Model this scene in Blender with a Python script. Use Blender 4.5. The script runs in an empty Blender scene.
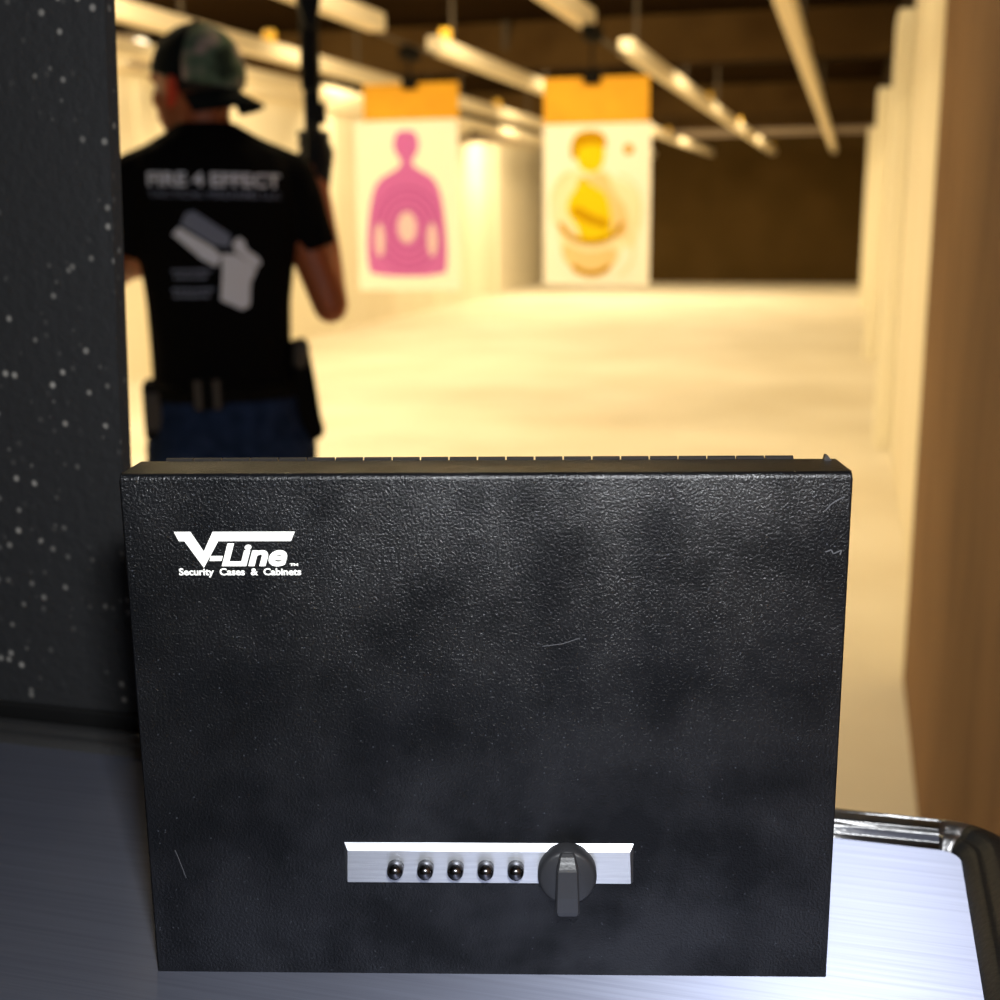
import bpy, bmesh, math, random
from mathutils import Vector, Matrix
from mathutils.bvhtree import BVHTree
random.seed(4)
scene = bpy.context.scene
COL = scene.collection
PI = math.pi

# ------------------------------------------------------------------ camera, world, light
PITCH, ROLL, YAW = 0.2239, 0.0102, 0.26784
cam_d = bpy.data.cameras.new('camera'); cam = bpy.data.objects.new('camera', cam_d); COL.objects.link(cam)
cam_d.sensor_width = 36.0; cam_d.lens = 45.54; cam_d.clip_start = 0.02; cam_d.clip_end = 200
Rz = Matrix.Rotation(YAW, 3, 'Z')
R_ = Vector((1, 0, 0)); F_ = Vector((0, math.cos(PITCH), -math.sin(PITCH))); D_ = Vector((0, -math.sin(PITCH), -math.cos(PITCH)))
cr, sr = math.cos(ROLL), math.sin(ROLL)
right = Rz @ (cr*R_ + sr*D_); up = Rz @ (sr*R_ - cr*D_); fwd = Rz @ F_
M = Matrix((right, up, -fwd)).transposed().to_4x4(); M.translation = Vector((0, 0, 1.33))
cam.matrix_world = M
cam_d.dof.use_dof = True; cam_d.dof.focus_distance = 0.585; cam_d.dof.aperture_fstop = 7.6; cam_d.dof.aperture_blades = 0
scene.camera = cam

w = bpy.data.worlds.new('world'); scene.world = w; w.use_nodes = True
w.node_tree.nodes['Background'].inputs[0].default_value = (1.0, 0.8, 0.55, 1)
w.node_tree.nodes['Background'].inputs[1].default_value = 0.012
scene.view_settings.view_transform = 'Standard'; scene.view_settings.look = 'None'
scene.view_settings.exposure = 0.0; scene.view_settings.gamma = 1.0; scene.view_settings.use_curve_mapping = False

WARM = (1.0, 0.80, 0.47)
def area(name, loc, sx, sy, power, color, rot):
    l = bpy.data.lights.new(name, 'AREA'); l.shape = 'RECTANGLE'; l.size = sx; l.size_y = sy; l.energy = power; l.color = color
    o = bpy.data.objects.new(name, l); o.location = loc; o.rotation_euler = rot; COL.objects.link(o); return o
# the camera's own flash, just above and right of the lens
fl = bpy.data.lights.new('camera_flash', 'AREA'); fl.shape = 'RECTANGLE'; fl.size = 0.06; fl.size_y = 0.035; fl.energy = 10.0; fl.color = (0.93, 0.96, 1.0)
flo = bpy.data.objects.new('camera_flash', fl); COL.objects.link(flo)
Mf = M.copy(); Mf.translation = Vector((0, 0, 1.33)) + up*0.115 + right*0.035 - fwd*0.03
flo.matrix_world = Mf
# strip lamps of the range, some mounted behind ceiling baffles, all tilted downrange
for i, (yy, p, tl) in enumerate([(3.2, 100, 12), (5.2, 160, 32), (7.8, 90, 32), (10.4, 130, 30), (13.2, 90, 32), (16.1, 130, 30), (19.2, 215, 30)]):  # rows away from a baffle are added to fill and even the light
    for xx, wt in ((-0.90, 0.16), (-1.97, 0.17), (-3.05, 0.17), (-3.97, 0.17), (-4.9, 0.27)):
        area('range_lamp_and_fill', (xx, yy+0.08, 2.655), 0.55, 0.42, p*wt, WARM, (math.radians(tl), 0, 0))

# ------------------------------------------------------------------ materials
def mat(name, base=(0.5, 0.5, 0.5), rough=0.6, metal=0.0, spec=0.5):
    m = bpy.data.materials.new(name); m.use_nodes = True
    b = m.node_tree.nodes['Principled BSDF']
    b.inputs['Base Color'].default_value = (*base, 1); b.inputs['Roughness'].default_value = rough
    b.inputs['Metallic'].default_value = metal; b.inputs['Specular IOR Level'].default_value = spec
    return m
def N(m, t, **kw):
    n = m.node_tree.nodes.new(t)
    for k, v in kw.items():
        if k in n.inputs.keys() if hasattr(n.inputs, 'keys') else False: n.inputs[k].default_value = v
        else: setattr(n, k, v)
    return n
def L(m, a, b): m.node_tree.links.new(a, b)
def noise_color(m, c1, c2, scale, detail=4, stretch=(1, 1, 1), lo=0.35, hi=0.65, coord='Object'):
    tc = N(m, 'ShaderNodeTexCoord'); mp = N(m, 'ShaderNodeMapping'); mp.inputs['Scale'].default_value = stretch
    nz = N(m, 'ShaderNodeTexNoise'); nz.inputs['Scale'].default_value = scale; nz.inputs['Detail'].default_value = detail
    rp = N(m, 'ShaderNodeValToRGB'); rp.color_ramp.elements[0].position = lo; rp.color_ramp.elements[1].position = hi
    rp.color_ramp.elements[0].color = (*c1, 1); rp.color_ramp.elements[1].color = (*c2, 1)
    L(m, tc.outputs[coord], mp.inputs[0]); L(m, mp.outputs[0], nz.inputs['Vector']); L(m, nz.outputs[0], rp.inputs[0])
    L(m, rp.outputs[0], m.node_tree.nodes['Principled BSDF'].inputs['Base Color']); return rp
def bump(m, scale, strength, dist=0.001, detail=2, stretch=(1, 1, 1), rough=0.5):
    tc = N(m, 'ShaderNodeTexCoord'); mp = N(m, 'ShaderNodeMapping'); mp.inputs['Scale'].default_value = stretch
    nz = N(m, 'ShaderNodeTexNoise'); nz.inputs['Scale'].default_value = scale; nz.inputs['Detail'].default_value = detail; nz.inputs['Roughness'].default_value = rough
    bp = N(m, 'ShaderNodeBump'); bp.inputs['Strength'].default_value = strength; bp.inputs['Distance'].default_value = dist
    L(m, tc.outputs['Object'], mp.inputs[0]); L(m, mp.outputs[0], nz.inputs['Vector']); L(m, nz.outputs[0], bp.inputs['Height'])
    L(m, bp.outputs[0], m.node_tree.nodes['Principled BSDF'].inputs['Normal']); return bp

m_floor = mat('painted_concrete', rough=0.75); noise_color(m_floor, (0.74, 0.66, 0.52), (0.84, 0.77, 0.64), 0.9, 5)
m_wallc = mat('cream_wall_panel', rough=0.8); noise_color(m_wallc, (0.74, 0.66, 0.5), (0.84, 0.77, 0.62), 0.7, 3, (1, 1, 0.15))
m_pil = mat('cream_pilaster_paint', (0.84, 0.78, 0.62), 0.8)
m_ceil = mat('dark_ceiling', (0.016, 0.009, 0.004), 1.0, 0, 0.0)
m_baf = mat('brown_baffle_board', rough=0.95, spec=0.05); noise_color(m_baf, (0.05, 0.026, 0.008), (0.075, 0.042, 0.014), 2.0, 4)
m_back = mat('rubber_backstop', rough=0.95, spec=0.05); noise_color(m_back, (0.05, 0.029, 0.008), (0.062, 0.036, 0.011), 1.6, 5)
m_strip = mat('grey_ceiling_trim', (0.25, 0.19, 0.14), 0.8)
m_part = mat('brown_acoustic_board', rough=0.9); noise_color(m_part, (0.17, 0.085, 0.032), (0.24, 0.13, 0.055), 5, 6, (1, 1, 0.35)); bump(m_part, 60, 0.3, 0.003)
m_trimd = mat('dark_wall_trim', (0.025, 0.015, 0.007), 0.95, 0, 0.05)
m_rail = mat('cream_rail_enamel', (0.74, 0.64, 0.47), 0.8, 0, 0.15)
m_railu = mat('steel_hanger', (0.05, 0.035, 0.02), 0.8, 0.2)
m_pull = mat('brass_yellow_pulley', (0.95, 0.55, 0.04), 0.4)
m_card = mat('orange_cardboard', rough=0.8); noise_color(m_card, (0.58, 0.27, 0.003), (0.64, 0.31, 0.005), 6, 3)
def paper(name, c):
    m = mat(name, c, 0.9, 0, 0.1); nt = m.node_tree; b = nt.nodes['Principled BSDF']
    tr = nt.nodes.new('ShaderNodeBsdfTranslucent'); tr.inputs[0].default_value = (*c, 1)
    mx = nt.nodes.new('ShaderNodeMixShader'); mx.inputs[0].default_value = 0.35
    L(m, b.outputs[0], mx.inputs[1]); L(m, tr.outputs[0], mx.inputs[2]); L(m, mx.outputs[0], nt.nodes['Material Output'].inputs['Surface']); return m
m_paper = paper('white_target_paper', (0.93, 0.9, 0.82))
m_pink = paper('pink_print', (0.68, 0.19, 0.56)); m_pinkl = paper('pale_pink_print', (0.46, 0.08, 0.36)); m_pinkw = paper('white_print', (0.88, 0.68, 0.72))
m_y1 = paper('yellow_print', (0.86, 0.68, 0.01)); m_y2 = paper('ochre_print', (0.62, 0.35, 0.003)); m_y3 = paper('pale_ochre_print', (0.86, 0.68, 0.34)); m_y4 = paper('faint_cream_print', (0.92, 0.85, 0.62))
m_blackm = mat('black_metal', (0.005, 0.004, 0.003), 0.9, 0, 0.08)

# black textured powder coat of the box
def powder(name, base, rough, bs, dirt_glints=True):
    m = mat(name, base, rough, 0, 0.36); nt = m.node_tree; b = nt.nodes['Principled BSDF']
    tc = N(m, 'ShaderNodeTexCoord')
    vo = N(m, 'ShaderNodeTexNoise'); vo.inputs['Scale'].default_value = 820; vo.inputs['Detail'].default_value = 3; vo.inputs['Roughness'].default_value = 0.65
    bp = N(m, 'ShaderNodeBump'); bp.inputs['Strength'].default_value = bs; bp.inputs['Distance'].default_value = 0.0006
    L(m, tc.outputs['Object'], vo.inputs['Vector']); L(m, vo.outputs[0], bp.inputs['Height']); L(m, bp.outputs[0], b.inputs['Normal'])
    if dirt_glints:   # dusty smudges wiped over the lid
        nz = N(m, 'ShaderNodeTexNoise'); nz.inputs['Scale'].default_value = 16; nz.inputs['Detail'].default_value = 5; nz.inputs['Roughness'].default_value = 0.6
        rp = N(m, 'ShaderNodeValToRGB'); rp.color_ramp.elements[0].position = 0.45; rp.color_ramp.elements[1].position = 0.8
        rp.color_ramp.elements[0].color = (*base, 1); rp.color_ramp.elements[1].color = (base[0]*1.5, base[1]*1.5, base[2]*1.6, 1)
        L(m, tc.outputs['Object'], nz.inputs['Vector']); L(m, nz.outputs[0], rp.inputs[0])
        n2 = N(m, 'ShaderNodeTexNoise'); n2.inputs['Scale'].default_value = 22; n2.inputs['Detail'].default_value = 3
        mr = N(m, 'ShaderNodeMapRange'); mr.inputs['From Min'].default_value = 0.38; mr.inputs['From Max'].default_value = 0.62; mr.inputs['To Min'].default_value = 0.22; mr.inputs['To Max'].default_value = 0.60
        L(m, tc.outputs['Object'], n2.inputs['Vector']); L(m, n2.outputs[0], mr.inputs[0]); L(m, mr.outputs[0], b.inputs['Specular IOR Level'])
        # fine pale flecks, glints of the coat put into its colour
        v2 = N(m, 'ShaderNodeTexVoronoi'); v2.inputs['Scale'].default_value = 330
        r2 = N(m, 'ShaderNodeValToRGB'); r2.color_ramp.elements[0].position = 0.06; r2.color_ramp.elements[1].position = 0.14
        r2.color_ramp.elements[0].color = (1, 1, 1, 1); r2.color_ramp.elements[1].color = (0, 0, 0, 1)
        sx = N(m, 'ShaderNodeSeparateColor'); gt = N(m, 'ShaderNodeMath', operation='GREATER_THAN'); gt.inputs[1].default_value = 0.72
        mu = N(m, 'ShaderNodeMath', operation='MULTIPLY'); mx = N(m, 'ShaderNodeMixRGB'); mx.inputs[2].default_value = (0.05, 0.055, 0.065, 1)
        L(m, tc.outputs['Object'], v2.inputs['Vector']); L(m, v2.outputs['Distance'], r2.inputs[0]); L(m, v2.outputs['Color'], sx.inputs[0])
        L(m, sx.outputs[0], gt.inputs[0]); L(m, gt.outputs[0], mu.inputs[0]); L(m, r2.outputs[0], mu.inputs[1]); L(m, mu.outputs[0], mx.inputs[0])
        L(m, rp.outputs[0], mx.inputs[1]); L(m, mx.outputs[0], b.inputs['Base Color'])
    return m
m_box = powder('black_powder_coat', (0.0027, 0.0030, 0.0037), 0.29, 0.75)
m_boxb = powder('black_powder_coat_body', (0.012, 0.012, 0.012), 0.5, 0.6, False)
m_hinge = mat('dark_hinge_steel', (0.02, 0.017, 0.015), 0.5, 0.2)
m_white = mat('white_lettering_ink', (0.86, 0.86, 0.80), 0.6)
m_scr = mat('grey_scratch', (0.06, 0.062, 0.068), 0.6)
m_knob = mat('dark_grey_plastic', (0.016, 0.0165, 0.019), 0.42, 0, 0.6); bump(m_knob, 900, 0.25, 0.0003)
m_btn = mat('polished_black_button', (0.13, 0.13, 0.14), 0.2, 1.0)

def brushed(name, base, rough, aniso, tangent, streak, bs, sc, metal=1.0):
    m = mat(name, base, rough, metal); nt = m.node_tree; b = nt.nodes['Principled BSDF']
    b.inputs['Anisotropic'].default_value = aniso
    cv = N(m, 'ShaderNodeCombineXYZ'); cv.inputs[0].default_value, cv.inputs[1].default_value, cv.inputs[2].default_value = tangent
    L(m, cv.outputs[0], b.inputs['Tangent'])
    tc = N(m, 'ShaderNodeTexCoord'); mp = N(m, 'ShaderNodeMapping'); mp.inputs['Scale'].default_value = streak
    nz = N(m, 'ShaderNodeTexNoise'); nz.inputs['Scale'].default_value = sc; nz.inputs['Detail'].default_value = 5; nz.inputs['Roughness'].default_value = 0.65
    bp = N(m, 'ShaderNodeBump'); bp.inputs['Strength'].default_value = bs; bp.inputs['Distance'].default_value = 0.0004
    L(m, tc.outputs['Object'], mp.inputs[0]); L(m, mp.outputs[0], nz.inputs['Vector']); L(m, nz.outputs[0], bp.inputs['Height']); L(m, bp.outputs[0], b.inputs['Normal'])
    rp = N(m, 'ShaderNodeValToRGB'); rp.color_ramp.elements[0].position = 0.3; rp.color_ramp.elements[1].position = 0.7
    rp.color_ramp.elements[0].color = (base[0]*.82, base[1]*.82, base[2]*.84, 1); rp.color_ramp.elements[1].color = (*base, 1)
    L(m, nz.outputs[0], rp.inputs[0]); L(m, rp.outputs[0], b.inputs['Base Color'])
    return m
m_bench = brushed('brushed_bench_aluminium', (0.45, 0.48, 0.60), 0.635, 0.89, (0, 1, 0), (0.015, 1, 1), 0.12, 420, 0.91)
m_plate = brushed('brushed_lock_aluminium', (0.60, 0.62, 0.66), 0.45, 0.5, (0, 0, 1), (0.05, 1, 1), 0.3, 700)
m_rim = mat('black_rubber', (0.006, 0.006, 0.006), 0.5, 0, 0.3); bump(m_rim, 260, 0.4, 0.001, 3)
m_rimg = mat('glossy_black_rubber', (0.008, 0.008, 0.008), 0.38, 0, 1.0); bump(m_rimg, 420, 0.5, 0.0008, 4)
m_rimg.node_tree.nodes['Principled BSDF'].inputs['IOR'].default_value = 2.2

# black speckled panel
m_panel = mat('speckled_black_foam', (0.022, 0.023, 0.025), 0.85)
def speckle(m, base, speck, scale, th, r0, r1, nlo, nhi):
    b = m.node_tree.nodes['Principled BSDF']; tc = N(m, 'ShaderNodeTexCoord')
    mp = N(m, 'ShaderNodeMapping'); mp.inputs['Scale'].default_value = (1, 1, 1)
    vo = N(m, 'ShaderNodeTexVoronoi'); vo.inputs['Scale'].default_value = scale
    rp = N(m, 'ShaderNodeValToRGB'); rp.color_ramp.elements[0].position = r0; rp.color_ramp.elements[1].position = r1
    rp.color_ramp.elements[0].color = (1, 1, 1, 1); rp.color_ramp.elements[1].color = (0, 0, 0, 1)
    sp = N(m, 'ShaderNodeSeparateColor'); gt = N(m, 'ShaderNodeMath', operation='GREATER_THAN'); gt.inputs[1].default_value = th
    nz = N(m, 'ShaderNodeTexNoise'); nz.inputs['Scale'].default_value = 9; nz.inputs['Detail'].default_value = 3
    rn = N(m, 'ShaderNodeValToRGB'); rn.color_ramp.elements[0].position = nlo; rn.color_ramp.elements[1].position = nhi
    a = N(m, 'ShaderNodeMath', operation='MULTIPLY'); c = N(m, 'ShaderNodeMath', operation='MULTIPLY'); d = N(m, 'ShaderNodeMath', operation='MULTIPLY')
    mx = N(m, 'ShaderNodeMixRGB'); mx.inputs[1].default_value = (*base, 1); mx.inputs[2].default_value = (*speck, 1)
    L(m, tc.outputs['Object'], mp.inputs[0]); L(m, mp.outputs[0], vo.inputs['Vector']); L(m, mp.outputs[0], nz.inputs['Vector'])
    L(m, vo.outputs['Distance'], rp.inputs[0]); L(m, vo.outputs['Color'], sp.inputs[0]); L(m, sp.outputs[0], gt.inputs[0])
    L(m, nz.outputs[0], rn.inputs[0]); L(m, gt.outputs[0], a.inputs[0]); L(m, rp.outputs[0], a.inputs[1]); L(m, a.outputs[0], c.inputs[0]); L(m, rn.outputs[0], c.inputs[1])
    L(m, sp.outputs[1], d.inputs[0]); L(m, c.outputs[0], d.inputs[1]); L(m, d.outputs[0], mx.inputs[0]); L(m, mx.outputs[0], b.inputs['Base Color'])
speckle(m_panel, (0.0052, 0.0055, 0.0062), (0.26, 0.245, 0.22), 110, 0.25, 0.12, 0.32, 0.42, 0.62)
bump(m_panel, 120, 0.6, 0.003, 4)
m_ptrim = mat('black_panel_trim', (0.003, 0.003, 0.003), 0.5)

m_shirt = mat('black_cotton', (0.005, 0.0045, 0.0045), 0.95, 0, 0.05); bump(m_shirt, 14, 0.5, 0.02, 3, (1, 1, 0.5))
m_jean = mat('dark_blue_denim', rough=0.95, spec=0.1); noise_color(m_jean, (0.008, 0.017, 0.045), (0.02, 0.036, 0.09), 25, 5)
m_skin = mat('tanned_skin', (0.34, 0.085, 0.025), 0.55)
m_skin.node_tree.nodes['Principled BSDF'].inputs['Subsurface Weight'].default_value = 0.1
m_ear = paper('ear_skin', (0.75, 0.10, 0.05))
m_hair = mat('dark_hair', (0.012, 0.008, 0.006), 0.7)
m_glove = mat('black_glove', (0.007, 0.006, 0.006), 0.9)
m_capk = mat('black_cap_mesh', (0.008, 0.010, 0.010), 0.95, 0, 0.1)
m_camo = mat('camouflage_cloth', rough=0.95, spec=0.1)
cr_ = noise_color(m_camo, (0.03, 0.045, 0.03), (0.42, 0.33, 0.30), 11, 2, lo=0.42, hi=0.62)
e = cr_.color_ramp.elements.new(0.5); e.color = (0.10, 0.15, 0.10, 1); cr_.color_ramp.interpolation = 'EASE'
m_print = mat('grey_shirt_print', (0.80, 0.84, 0.97), 0.9); m_printd = mat('dim_shirt_print', (0.20, 0.23, 0.33), 0.9)
m_leather = mat('black_belt_leather', (0.004, 0.0035, 0.003), 0.9, 0, 0.1)
m_pouch = mat('grey_nylon_pouch', (0.014, 0.013, 0.012), 0.95, 0, 0.1)
m_patch = mat('worn_grey_nylon', (0.07, 0.06, 0.052), 0.9)
m_boot = mat('black_boot', (0.02, 0.018, 0.016), 0.6)
m_gun = mat('black_gun_polymer', (0.006, 0.006, 0.006), 0.7, 0, 0.2)
m_eye = mat('eye_white', (0.8, 0.78, 0.74), 0.3); m_lip = mat('lip', (0.4, 0.12, 0.08), 0.5)
m_bulb = bpy.data.materials.new('warm_lamp_glow'); m_bulb.use_nodes = True
bb = m_bulb.node_tree.nodes['Principled BSDF']; bb.inputs['Emission Color'].default_value = (1, 0.88, 0.6, 1); bb.inputs['Emission Strength'].default_value = 3.0

# ------------------------------------------------------------------ helpers
def bx(bm, x0, x1, y0, y1, z0, z1):
    vs = [bm.verts.new((x, y, z)) for z in (z0, z1) for y in (y0, y1) for x in (x0, x1)]
    for f in ((0, 2, 3, 1), (4, 5, 7, 6), (0, 1, 5, 4), (2, 6, 7, 3), (0, 4, 6, 2), (1, 3, 7, 5)): bm.faces.new([vs[i] for i in f])
    return vs
def bevel(bm, off, seg=2, sel=None):
    es = [e for e in bm.edges if sel is None or sel(e)]
    bmesh.ops.bevel(bm, geom=es, offset=off, segments=seg, profile=0.5, affect='EDGES')
def obj(name, bm, m, parent=None, smooth=False):
    bmesh.ops.recalc_face_normals(bm, faces=bm.faces)
    me = bpy.data.meshes.new(name); bm.to_mesh(me); bm.free()
    if smooth:
        for p in me.polygons: p.use_smooth = True
    me.materials.append(m); o = bpy.data.objects.new(name, me); COL.objects.link(o)
    if parent: o.parent = parent
    return o
def box(name, dims, m, parent=None, bev=0.0, seg=2):
    bm = bmesh.new(); bx(bm, *dims)
    if bev: bevel(bm, bev, seg)
    return obj(name, bm, m, parent, smooth=False)
def tag(o, label=None, cat=None, group=None, kind=None):
    if label: o['label'] = label
    if cat: o['category'] = cat
    if group: o['group'] = group
    if kind: o['kind'] = kind
    return o
def thing(name, label, cat, loc=(0, 0, 0), rz=0, group=None):
    o = bpy.data.objects.new(name, None); COL.objects.link(o); o.location = loc; o.rotation_euler = (0, 0, rz); o.empty_display_size = 0.1
    return tag(o, label, cat, group)
def lathe(bm, prof, n=32, mtx=Matrix.Identity(4)):
    rings = []
    for r, z in prof:
        rings.append([bm.verts.new(mtx @ Vector((r*math.cos(2*PI*i/n), r*math.sin(2*PI*i/n), z))) for i in range(n)])
    for a, b in zip(rings, rings[1:]):
        for i in range(n): bm.faces.new((a[i], a[(i+1) % n], b[(i+1) % n], b[i]))
    bm.faces.new(rings[0]); bm.faces.new(rings[-1])
def loft(bm, rings):
    rr = [[bm.verts.new(p) for p in r] for r in rings]; n = len(rr[0])
    for a, b in zip(rr, rr[1:]):
        for i in range(n): bm.faces.new((a[i], a[(i+1) % n], b[(i+1) % n], b[i]))
    bm.faces.new(rr[0]); bm.faces.new(rr[-1])
def ering(c, hw, hd, z, n=28, p=2.3):
    out = []
    for i in range(n):
        a = 2*PI*i/n; ca, sa = math.cos(a), math.sin(a)
        out.append(Vector((c[0] + hw*math.copysign(abs(ca)**(2/p), ca), c[1] + hd*math.copysign(abs(sa)**(2/p), sa), z)))
    return out
def capsule(bm, a, b, ra, rb, n=16, k=5):
    a, b = Vector(a), Vector(b); d = (b-a); Ln = max(d.length, 1e-6); q = d.to_track_quat('Z', 'Y')
    prof = [(ra*math.cos(t), ra*math.sin(t)) for t in [-PI/2 + PI/2*i/k for i in range(0, k+1)]]
    prof += [(rb*math.cos(t), Ln + rb*math.sin(t)) for t in [PI/2*i/k for i in range(0, k+1)]]
    prof = [(max(r, 1e-4), z) for r, z in prof]
    lathe(bm, prof, n, Matrix.Translation(a) @ q.to_matrix().to_4x4())
def ellip(bm, c, r, rot=Matrix.Identity(4), n=24, k=14):
    mtx = Matrix.Translation(Vector(c)) @ rot @ Matrix.Diagonal((*r, 1))
    lathe(bm, [(max(math.cos(t), 1e-4), math.sin(t)) for t in [-PI/2 + PI*i/k for i in range(k+1)]], n, mtx)
def fused(name, bm, m, parent, voxel=0.008, smooth=6):
    """merge overlapping closed pieces into one continuous skin"""
    o = obj(name, bm, m, None)
    md = o.modifiers.new('r', 'REMESH'); md.mode = 'VOXEL'; md.voxel_size = voxel
    ms = o.modifiers.new('s', 'SMOOTH'); ms.factor = 0.5; ms.iterations = smooth
    dg = bpy.context.evaluated_depsgraph_get(); dg.update()
    me = bpy.data.meshes.new_from_object(o.evaluated_get(dg)); o.modifiers.clear(); old = o.data; o.data = me; bpy.data.meshes.remove(old)
    for p in me.polygons: p.use_smooth = True
    if not me.materials: me.materials.append(m)
    if parent: o.parent = parent
    return o
def text_mesh(body, size, shear=0.0, bold=0.0, depth=0.0, spacing=1.0):
    c = bpy.data.curves.new('t', 'FONT'); c.body = body; c.size = size; c.shear = shear; c.offset = bold; c.extrude = depth; c.space_character = spacing
    c.resolution_u = 4
    o = bpy.data.objects.new('t', c); COL.objects.link(o); dg = bpy.context.evaluated_depsgraph_get(); dg.update()
    me = bpy.data.meshes.new_from_object(o.evaluated_get(dg)); bpy.data.objects.remove(o)
    xs = [v.co.x for v in me.vertices]; ys = [v.co.y for v in me.vertices]
    return me, (min(xs), max(xs), min(ys), max(ys))
def poly(bm, pts, y0, y1):
    """solid slab from an outline in the x-z plane"""
    n = len(pts); A = [bm.verts.new((x, y0, z)) for x, z in pts]; B = [bm.verts.new((x, y1, z)) for x, z in pts]
    bm.faces.new(A); bm.faces.new(B[::-1])
    for i in range(n): bm.faces.new((A[i], A[(i+1) % n], B[(i+1) % n], B[i]))

# ------------------------------------------------------------------ the range itself
def struct(name, dims, m, **k): return tag(box(name, dims, m, **k), kind='structure')
struct('floor', (-5.7, 0.265, -1.5, 24.1, -0.1, 0.0), m_floor)
struct('ceiling', (-5.8, 0.46, -1.5, 24.2, 2.78, 2.88), m_ceil)
struct('wall_left', (-5.8, -5.7, -1.5, 24.1, 0.0, 2.60), m_wallc)
struct('trim_1', (-5.8, -5.68, -1.5, 24.1, 2.60, 2.78), m_trimd)
struct('wall_right', (0.265, 0.40, -1.5, 24.1, 0.0, 2.78), m_wallc)
struct('trim_2', (0.255, 0.265, 7.36, 18.4, 2.34, 2.78), m_trimd)
struct('wall_back', (-5.8, 0.46, 24.1, 24.25, 0.0, 2.78), m_back)
struct('trim_3', (-5.7, 0.255, 18.5, 18.6, 2.33, 2.42), m_strip)
# brown lane partition on the right of the bench
tag(box('lane_partition', (0.205, 0.265, 0.02, 3.63, 0.0, 2.78), m_part, bev=0.006), 'tall brown lane partition rising from the floor at the right edge of the picture', 'partition')
# pilasters along the right wall
PL = ['nearest cream pilaster on the right wall, tallest in the picture',
      'middle one of the three cream pilasters on the right wall',
      'farthest cream pilaster on the right wall, beside the dark backstop']
for i, (x0, yy) in enumerate([(0.182, 7.35), (0.162, 11.9), (0.145, 17.6)]):
    x1 = 0.2648
    b = box('pilaster', (x0, x1, yy, yy+0.5, 0.0, 2.35), m_pil, bev=0.01)
    tag(b, PL[i], 'pilaster', 'pilasters along the right wall')
# wall ribs on the left wall
for i, yy in enumerate([9.6, 13.6, 17.4, 20.6]):
    b = box('wall_rib', (-5.7, -5.665, yy, yy+0.18, 0.0, 2.44), m_pil, bev=0.01)
    tag(b, ['nearest', 'second nearest', 'third nearest', 'farthest'][i] + ' slim cream upright rib on the left wall behind the pink target', 'rib', 'ribs on the left wall')
for i, (y0, y1) in enumerate([(3.5, 19.2), (19.8, 24.0)]):
    d = box('wall_duct', (-5.7, -5.55, y0, y1, 2.45, 2.56), m_rail, bev=0.01)
    tag(d, ['long cream duct running along the top of the left wall', 'short far length of cream duct at the top of the left wall'][i], 'duct', 'cream ducts on the left wall')

# baffles
BL = ['nearest dark brown ceiling baffle, above the person', 'wide brown ceiling baffle across the top of the picture, above both targets',
      'far brown ceiling baffle in front of the thin grey strip', 'farthest ceiling baffle, a narrow dark strip just before the backstop']
for i, (yy, zb, zt) in enumerate([(4.75, 2.42, 2.78), (10.0, 2.41, 2.775), (15.7, 2.41, 2.775), (18.75, 2.42, 2.775)]):
    root = thing('ceiling_baffle', BL[i], 'baffle', (-2.68, yy, zb), 0, 'ceiling baffles across the lanes')
    bm = bmesh.new(); vs = bx(bm, -2.98, 3.0, 0, 0.05, 0.0, zt-zb)
    for v in vs:
        if v.co.z > 0.1: v.co.y += 0.12
    obj('baffle_board', bm, m_baf, root)
    box('edge_strip', (-2.98, 3.0, -0.004, 0.054, -0.015, 0.0), m_trimd, root)
    for x in (-2.2, 0, 2.2): box('bracket', (x-0.02, x+0.02, 0.05, 0.22, 0.02, zt-zb), m_railu, root)

# target tracks
def track(x, segs, label, pulleys, y_start):
    root = thing('target_track', label, 'track', (x, y_start, 2.33), 0, 'target tracks under the ceiling')
    for (a, b) in segs:
        bm = bmesh.new(); bx(bm, -0.045, 0.045, a-y_start, b-y_start, -0.05, 0.05); bevel(bm, 0.012, 2)
        obj('rail', bm, m_rail, root)
        yy = a + 0.4
        while yy < b:
            bm = bmesh.new(); lathe(bm, [(0.012, 0.045), (0.012, 0.455)], 10, Matrix.Translation((0, yy-y_start, 0)))
            obj('hanger', bm, m_railu, root); yy += 2.6
    for (_, b), (a, _) in zip(segs, segs[1:]): box('splice_plate', (-0.02, 0.02, b-0.05-y_start, a+0.05-y_start, -0.056, -0.05), m_railu, root)
    for yy in pulleys:
        bm = bmesh.new(); mt = Matrix.Translation((0.0, yy-y_start, 0.085)) @ Matrix.Rotation(PI/2, 4, 'Y')
        lathe(bm, [(0.02, -0.028), (0.042, -0.026), (0.042, -0.014), (0.030, 0), (0.042, 0.014), (0.042, 0.026), (0.02, 0.028)], 20, mt)
        obj('pulley', bm, m_pull, root, True)['label'] = 'brass yellow pulley wheel'
track(-0.37, [(3.2, 23.9)], 'rightmost cream target track, steepest in the picture, running far downrange', [9.3], 3.2)
track(-1.42, [(3.2, 7.05), (8.25, 23.9)], 'cream target track above the yellow target, with a gap before its far length', [13.1, 16.6, 19.4, 23.5], 3.2)
track(-2.52, [(3.2, 6.8), (7.75, 23.9)], 'cream target track above the pink target, with a yellow pulley at the gap', [8.0, 16.0, 18.2], 3.2)
track(-3.58, [(3.6, 23.9)], 'cream target track second from the left wall, passing behind the rifle', [7.7, 13.1], 3.6)
track(-4.35, [(5.0, 23.9)], 'cream target track nearest the left wall, seen beyond the cap', [], 5.0)

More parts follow.
